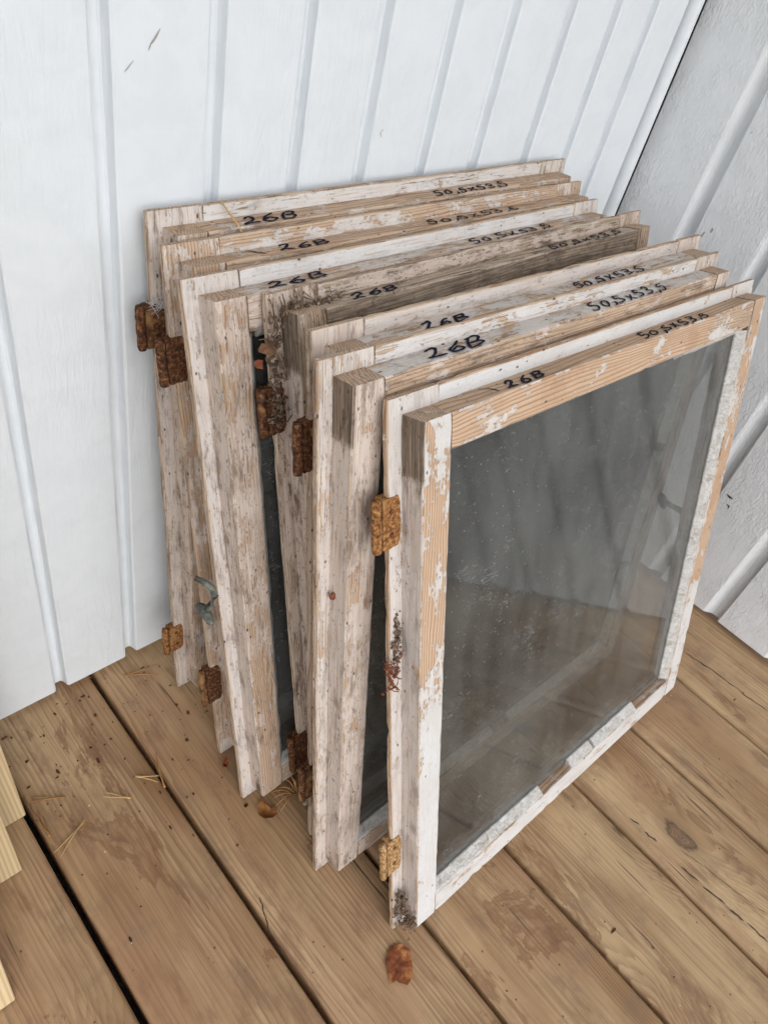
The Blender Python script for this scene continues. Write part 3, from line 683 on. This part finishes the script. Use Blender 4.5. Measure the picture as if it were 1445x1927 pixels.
# iron latch knobs on the backs of two frames
def latch(parent, root_, mid, head, axis, half, foot):
    b = MB(); hd = Vector(head); ax = Vector(axis).normalized()
    b.tube([P3(*root_), P3(*mid), P3(*head)], [.0042, .0031, .0038], 9)
    pts = []; rad = []
    for i in range(13):
        t = i / 6 - 1; q = hd + ax * half * t + Vector((0, 0, .0015 * math.cos(t * 2.5))); pts.append(P3(*q)); rad.append(.0010 + .0040 * max(0, 1 - t * t) ** .55)
    b.tube(pts, rad, 10)
    b.blob(P3(*root_), foot, 3, 10, 6, .15)
    return b.build('latch_knob', M['iron'], parent, True)
latch(roots[6], (W - .034, -.001, .275), (W - .037, -.014, .279), (W - .042, -.026, .284), (.55, 0, -.83), .015, (.009, .003, .012))
lk = latch(roots[2], (-.0005, .002, .274), (-.005, -.002, .260), (-.0085, -.006, .2515), (-.15, 1, -.05), .015, (.002, .003, .006))
MB().tube([P3(.000, .001, .276), P3(-.005, -.006, .283), P3(-.009, -.013, .286)], [.0030, .0026, .0022], 8).build('latch_finger', M['iron'], lk, True)

# =================================================================== LOOSE THINGS
# ---- fresh planks leaning on the wall at the left edge
def lean_plank(x1, y, wd, th, L, lean, yaw, roll, label):
    v = []; f = []; n = 10
    b = .001; prof = [(-wd + b, 0), (-b, 0), (0, b), (0, th - b), (-b, th), (-wd + b, th), (-wd, th - b), (-wd, b)]
    for i in range(n + 1):
        for (px, py) in prof:
            z = L * i / n + (noise.noise(Vector((px * 120, py * 90, x1 * 50))) * .0012 if i == 0 else 0)
            v.append((px, py, max(z, 0) if i == 0 else z))
    for i in range(n):
        for j in range(8): f.append((i * 8 + j, i * 8 + (j + 1) % 8, (i + 1) * 8 + (j + 1) % 8, (i + 1) * 8 + j))
    f.append(tuple(range(8))[::-1]); f.append(tuple(n * 8 + j for j in range(8)))
    o = mesh_obj('pine_plank', v, f, M['pine'])
    o.location = (x1, y, .001); o.rotation_euler = (Matrix.Rotation(yaw, 4, 'Z') @ Matrix.Rotation(-lean, 4, 'X') @ Matrix.Rotation(roll, 4, 'Y')).to_euler()
    return tag(o, label, 'plank', 'fresh planks leaning on the wall')
lean_plank(-.1616, -.118, .095, .021, .47, .215, 0, 0, 'pale fresh pine plank at the left edge, the one nearest the white wall')
lean_plank(-.1852, -.1642, .095, .021, .62, .24, 0, 0, 'pale fresh pine plank at the left edge, middle one of three')
lean_plank(-.2316, -.2584, .095, .021, .80, .30, .02, .05, 'pale fresh pine plank with rough sawn end at the bottom left corner')

def floor_z(): return .0009
# ---- pine needles (pairs) lying on the deck
def needle_pair(x, y, ang, L, spread, label, mat='needle', curve=.1):
    b = MB()
    for s_ in (-1, 1):
        pts = []
        for i in range(9):
            t = i / 8; a = ang + s_ * spread * .5 + s_ * curve * t
            pts.append((x + math.cos(a) * L * t, y + math.sin(a) * L * t, .0020 + .0006 * math.sin(t * 3 + s_)))
        b.tube(pts, [.0006, .0007, .0007, .0007, .0007, .0006, .0006, .0005, .0002], 5)
    b.tube([(x - math.cos(ang) * .004, y - math.sin(ang) * .004, .002), (x + math.cos(ang) * .003, y + math.sin(ang) * .003, .002)], [.0010, .0011], 6)
    return tag(b.build('pine_needle', M[mat], None, True), label, 'pine needle', 'dry pine needles on the deck')
def fp(u, v, z=0.0):          # deck point for a position measured in the photograph's survey
    f = 1372.895; Rm = cam.rotation_euler.to_matrix(); d = Rm @ Vector(((u - 722.5) / f, -(v - 963.5) / f, -1)); t = (z - cam.location.z) / d.z; return cam.location + d * t
for (u0, v0, u1, v1, sp, mt, cv, lab) in [
    (116, 1503, 57, 1507, .10, 'needle', .02, 'reddish pine needle pair pointing left beside the fresh planks'),
    (239, 1503, 193, 1497, .35, 'palen', -.1, 'open pale pine needle pair on the second deck board from the left'),
    (154, 1552, 106, 1614, .12, 'palen', .05, 'long pale pine needle pair lying diagonally on the deck board'),
    (91, 1571, 68, 1530, .30, 'needle', -.1, 'brown pine needle pair next to the left deck gap and pale planks'),
    (308, 1478, 288, 1420, .05, 'needle', .05, 'pine needle pair bridging the dark deck gap'),
    (262, 1464, 300, 1468, .2, 'palen', .1, 'short pale pine needle pair close to the second deck gap'),
    (240, 1272, 300, 1262, .25, 'needle', .1, 'pine needle pair lying close to the wall left of the stack'),
    (130, 1268, 175, 1272, .15, 'needle', .1, 'pine needle pair tucked against the foot of the white wall')]:
    a, b = fp(u0, v0), fp(u1, v1); d = b - a
    needle_pair(a.x, a.y, math.atan2(d.y, d.x), d.length, sp, lab, mt, cv)

# ---- bark flake in the foreground
def flake(outline, center, z, thick, mat, name, curl, seed):
    pts = [fp(u, v) for u, v in outline]; c = fp(*center); v = []; f = []
    rings = 6; n = len(pts)
    for lay in (0, 1):
        for r_ in range(rings, 0, -1):
            for i, q in enumerate(pts):
                t = r_ / rings; x = c.x + (q.x - c.x) * t; y = c.y + (q.y - c.y) * t
                zz = z + curl * t * t * (.6 + .8 * noise.noise(Vector((x * 60, y * 60, seed)))) + .0009 * noise.noise(Vector((x * 220, y * 220, seed))) + (thick if lay == 0 else 0)
                v.append((x, y, zz))
        v.append((c.x, c.y, z + (thick if lay == 0 else 0)))
    k = rings * n + 1
    for lay in (0, 1):
        for r_ in range(rings - 1):
            for i in range(n):
                q = (lay * k + r_ * n + i, lay * k + r_ * n + (i + 1) % n, lay * k + (r_ + 1) * n + (i + 1) % n, lay * k + (r_ + 1) * n + i); f.append(q if lay else q[::-1])
        for i in range(n):
            q = (lay * k + (rings - 1) * n + i, lay * k + (rings - 1) * n + (i + 1) % n, lay * k + rings * n); f.append(q if lay else q[::-1])
    for i in range(n): f.append((i, k + i, k + (i + 1) % n, (i + 1) % n))
    o = mesh_obj(name, v, f, mat)
    bm = bmesh.new(); bm.from_mesh(o.data); bmesh.ops.recalc_face_normals(bm, faces=bm.faces); bm.to_mesh(o.data); bm.free()
    return o
def densify(pts, k, seed, amp):
    out = []
    for i in range(len(pts)):
        a, b = pts[i], pts[(i + 1) % len(pts)]
        for j in range(k):
            t = j / k; out.append((a[0] + (b[0] - a[0]) * t + noise.noise(Vector((i * 3 + j * 1.7, seed, 0))) * amp, a[1] + (b[1] - a[1]) * t + noise.noise(Vector((i * 3 + j * 1.7, seed, 5))) * amp))
    return out
bk = flake(densify([(730, 1790), (742, 1780), (756, 1779), (770, 1788), (775, 1822), (777, 1838), (766, 1856), (752, 1852), (744, 1847), (733, 1855), (730, 1835), (724, 1812)], 4, 2, 2.5), (751, 1818), .0012, .0007, M['bark'], 'bark_flake', .0008, 4)
tag(bk, 'reddish brown pine bark flake lying alone in the foreground', 'bark')
def leaf(outline, center, label, seed, lift=.0015, mat='leaf'):
    o = flake(densify(outline, 3, seed, 1.2), center, lift, .0006, M[mat], 'dry_leaf', .006, seed); return tag(o, label, 'leaf')
leaf([(484, 1520), (492, 1510), (498, 1520), (508, 1528), (515, 1522), (522, 1535), (510, 1545), (495, 1546), (485, 1540)], (503, 1532), 'curled orange dry leaf on the deck under the middle of the stack', 3)
leaf([(417, 1440), (425, 1432), (430, 1438), (428, 1448), (420, 1448)], (424, 1440), 'small dark red leaf scrap beside the third window frame', 6, mat='bark')
leaf([(458, 1520), (463, 1515), (467, 1522), (461, 1526)], (462, 1521), 'tiny orange scrap in front of the third window frame foot', 8)
# needles fanned out beside the foot of the fourth and fifth frames
for i, (u1, v1) in enumerate([(507, 1500), (512, 1512), (520, 1494), (530, 1478), (540, 1470), (516, 1530), (525, 1540), (545, 1480)]):
    a = fp(556, 1500); b = fp(u1, v1); d = b - a; n = MB()
    pts = [(a.x + d.x * t / 6, a.y + d.y * t / 6, .004 + .012 * math.sin(t / 6 * 2.6) + .001 * i) for t in range(7)]
    n.tube(pts, [.0007] * 6 + [.0003], 5)
    tag(n.build('pine_needle', M['needle'], None, True), 'dry orange needle fanned out on the deck at the middle frames\' feet', 'pine needle', 'needles fanned out at the frames feet')

# ---- litter caught on the frames
def litter(name, si, pts, rad, seed, label, cat, mat, twigs=8, crumbs=30, L=.012, tr_=.0004, tw=None):
    rnd = random.Random(seed); b = MB()
    for i in range(crumbs):
        q = rnd.choice(pts); c = in_sash(si, *[q[j] + rnd.gauss(0, rad[j]) for j in range(3)])
        b.blob(c, rnd.uniform(.0006, .0019), rnd.random() * 50, 5, 4, .6)
    for i in range(twigs):
        q = rnd.choice(pts); c = Vector([q[j] + rnd.gauss(0, rad[j] * .7) for j in range(3)]); d = Vector((rnd.gauss(0, .6), abs(rnd.gauss(0, .35)), rnd.gauss(0, 1))).normalized(); l = L * rnd.uniform(.4, 1.3)
        P = [in_sash(si, *(c + d * l * (t - .5) + Vector((0, .15 * l * math.sin(t * 3), .1 * l * math.cos(t * 5))))) for t in (0, .25, .5, .75, 1)]
        b.tube(P, [tr_ * rnd.uniform(.6, 1.4)] * 5, 5)
    return tag(b.build(name, M[mat], None, False), label, cat)
# S7 bottom left corner
litter('plant_litter', 6, [(.004, .007, .04), (.008, .010, .030), (.009, .017, .022), (.010, .012, .012), (.006, .010, .048)], (.003, .004, .007), 1, 'tangle of dried plant litter on the bottom left corner of the frontmost frame', 'litter', 'nest', 34, 110, .016)
litter('plant_litter', 6, [(.005, .006, .345), (.006, .006, .355), (.006, .006, .365), (.005, .006, .335)], (.002, .002, .006), 2, 'dark strip of dried litter on the left edge of the frontmost frame below its hinge', 'litter', 'nest', 22, 60, .010)
litter('seed_husks', 6, [(.000, .006, .318), (.001, .008, .308), (-.001, .008, .325)], (.003, .003, .006), 3, 'red brown husks hanging on the left edge of the frontmost frame', 'litter', 'redbit', 14, 22, .012)
# S4 top left corner
litter('plant_litter', 3, [(.012, .008, H - .012), (.020, .010, H - .010), (.030, .009, H - .012), (.006, .008, H - .016), (.042, .012, H - .0115), (.05, .010, H - .0115)], (.005, .002, .0012), 4, 'grey brown dry litter piled on the top left corner of the dirtiest frame', 'litter', 'nest', 26, 90, .018)
litter('plant_litter', 3, [(.004, .006, H - .03), (.006, .007, H - .05), (.003, .006, H - .075), (.002, .008, H - .085)], (.004, .002, .010), 5, 'dry stems and crumbs hanging down the left edge of the dirtiest frame', 'litter', 'nest', 30, 90, .026)
def sash_leaf(si, c, r, seed, label, nx=(0, 1, 0), mat='leaf'):
    rnd = random.Random(seed); v = []; f = []; n = 12
    for lay in (0, .0007):
        for i in range(n):
            a = 2 * math.pi * i / n; rr = r * (.7 + .45 * noise.noise(Vector((math.cos(a) * 1.3, math.sin(a) * 1.3, seed))) + .2 * math.cos(a * 2))
            v.append(in_sash(si, c[0] + math.cos(a) * rr * .8, c[1] + lay + .003 * math.sin(a * 2 + seed), c[2] + math.sin(a) * rr))
        v.append(in_sash(si, c[0], c[1] + lay + .002, c[2]))
    k = n + 1
    for i in range(n):
        f.append((i, n, (i + 1) % n)); f.append((k + i, k + (i + 1) % n, k + n)); f.append((i, (i + 1) % n, k + (i + 1) % n, k + i))
    return tag(mesh_obj('dry_leaf', v, f, M[mat]), label, 'leaf')
sash_leaf(3, (-.003, .006, H - .034), .010, 3.0, 'brown dry leaf wedged beside the dirtiest frame near its top', mat='brownleaf')
sash_leaf(3, (-.008, .004, H - .046), .006, 5.0, 'small reddish leaf scrap wedged just below the brown leaf', mat='redbit')
# red resin bead on the sixth frame, twig under the fourth's hinge
b = MB(); c = in_sash(5, .012, .010, .352); b.blob(c, (.0035, .0025, .0035), 3, 9, 6, .5); b.blob(in_sash(5, .0155, .012, .351), .0022, 5, 8, 5, .4)
tag(b.build('resin_bead', M['redbit'], None, True), 'dark red bead stuck on the left side of the frame behind the front one', 'bead')
# cobweb tuft on the first frame, needle stuck between
b = MB(); rnd = random.Random(4)
for i in range(26):
    q = Vector((.004 + rnd.gauss(0, .004), .006 + rnd.uniform(0, .002), H - .068 + rnd.gauss(0, .003))); d = Vector((rnd.gauss(0, 1), .2, rnd.gauss(0, .5))).normalized() * rnd.uniform(.003, .009)
    b.tube([in_sash(0, *(q - d)), in_sash(0, *(q + Vector((0, .001, 0)))), in_sash(0, *(q + d))], .00018, 4)
tag(b.build('cobweb', M['web'], None), 'tuft of grey cobweb on the left edge of the backmost frame', 'cobweb')
b = MB(); b.tube([in_sash(0, .060, .006, H + .002), in_sash(0, .062, .012, H - .004), in_sash(0, .064, .022, H - .0105), in_sash(0, .0645, .030, H - .018)], [.0007, .0007, .0008, .0008], 5)
tag(b.build('pine_needle', M['palen'], None, True), 'yellow needle standing across the top edge of the backmost frame', 'pine needle')
# split notch in the second frame's upper edge and the knot hole in the front frame's upper edge
def gouge(si, pts, w_, name):
    v = []; f = []; rnd = random.Random(len(pts)); z = H - E_ + .0005
    for i, (x, y) in enumerate(pts):
        q = w_ * (.4 if i in (0, len(pts) - 1) else rnd.uniform(.8, 1.2)); v += [P3(x - q, y, z), P3(x + q, y + .0004, z)]
    for i in range(len(pts) - 1): f.append((2 * i, 2 * i + 1, 2 * i + 3, 2 * i + 2))
    return mesh_obj(name, v, f, M['hole'], roots[si])
gouge(1, [(.0655, .0070), (.0672, .009), (.0690, .012), (.0702, .015), (.0722, .018), (.0732, .0225)], .0011, 'split')
gouge(6, [(.0805, .0075), (.0818, .0092), (.0845, .0110), (.0872, .0135), (.0882, .0168), (.0878, .0205)], .0008, 'split')

# crumbs scattered over the deck by the wall and in front: nobody could count them
rnd = random.Random(11); b = MB()
for i in range(150):
    if i < 95: x = rnd.uniform(-.16, .06); y = -abs(rnd.gauss(0, .09)) - .02
    else: x = rnd.uniform(-.16, .7); y = rnd.uniform(-.75, -.05)
    if any(abs(x - g_) < .005 for g_ in gaps): continue
    r_ = rnd.choice((.0004, .0005, .0006, .0008, .0010, .0013)); el = rnd.choice((1, 1.3, 2.2, 3.0)); b.blob((x, y, .0006 + r_ * .3), (r_ * el, r_ * rnd.uniform(.7, 1.4), r_ * .5) if rnd.random() < .5 else (r_ * rnd.uniform(.7, 1.4), r_ * el, r_ * .5), i * .7, 6, 4, 1.1)
cr = b.build('deck_crumbs', M['crumb']); tag(cr, 'dark crumbs and bits of bark scattered on the deck by the wall', 'debris', kind='stuff')

# ---- small wear marks: scuffs on the walls, long drying cracks in the deck boards
def ribbon(name, pts, wd, mat, parent, nrm):
    nrm = Vector(nrm); v = []; f = []; rnd = random.Random(len(pts) * 7 + int(abs(pts[0][0]) * 1e4))
    P = [Vector(q) for q in pts]
    for i, q in enumerate(P):
        d = (P[min(i + 1, len(P) - 1)] - P[max(i - 1, 0)]).normalized(); n = d.cross(nrm).normalized() * wd * (.25 if i in (0, len(P) - 1) else rnd.uniform(.5, 1.2))
        v += [q + n, q - n]
    for i in range(len(P) - 1): f.append((2 * i, 2 * i + 1, 2 * i + 3, 2 * i + 2))
    o = mesh_obj(name, v, f, M[mat]); o.parent = parent; return o
M['scuff'] = mat_simple('grey_scuff', [(0.3, (0.22, 0.20, 0.18)), (0.7, (0.42, 0.40, 0.37))], 300)
def wp(u, v, axis, val):
    f = 1372.895; d = cam.rotation_euler.to_matrix() @ Vector(((u - 722.5) / f, -(v - 963.5) / f, -1)); t = (val - cam.location[axis]) / d[axis]; return cam.location + d * t
for pts, wd in (([(302, 52), (297, 62), (290, 74), (284, 82), (280, 94)], .0006), ([(252, 112), (246, 120), (240, 128), (234, 135)], .0003), ([(722, 242), (716, 250), (718, 258)], .0005)):
    ribbon('scuff_mark', [wp(u, v, 1, YW - .0011) for u, v in pts], wd, 'scuff', back, (0, -1, 0))
for pts, wd in (([(1368, 930), (1373, 936), (1379, 939)], .0016), ([(1366, 948), (1372, 953), (1369, 958)], .0012), ([(1262, 58), (1266, 66)], .0009), ([(1283, 62), (1290, 74)], .0007)):
    ribbon('chip', [wp(u, v, 0, XR - .0012) for u, v in pts], wd, 'hole', side, (-1, 0, 0))
rnd = random.Random(21)
def crack(pts, wd, k_=7, mt='hole'):
    out = []
    for (a, b) in zip(pts[:-1], pts[1:]):
        for j in range(k_): t = j / k_; out.append((a[0] + (b[0] - a[0]) * t + rnd.uniform(-1.2, 1.2), a[1] + (b[1] - a[1]) * t + rnd.uniform(-1.2, 1.2)))
    out.append(pts[-1]); ribbon('drying_crack', [fp(u, v, .0007) for u, v in out], wd, mt, deck, (0, 0, 1))
crack([(1290, 1228), (1340, 1262), (1400, 1306), (1445, 1340)], .0007)
crack([(1280, 1600), (1320, 1628), (1390, 1682), (1445, 1722)], .0003)
for a, b in (((1185, 1540), (1203, 1553)), ((1212, 1566), (1236, 1585)), ((1282, 1632), (1315, 1660)), ((1322, 1668), (1365, 1702)), ((1372, 1712), (1400, 1734)), ((1408, 1738), (1445, 1775))): crack([a, b], .0010, 5, 'scribe')
crack([(490, 1690), (497, 1720), (510, 1760), (528, 1790)], .0005)
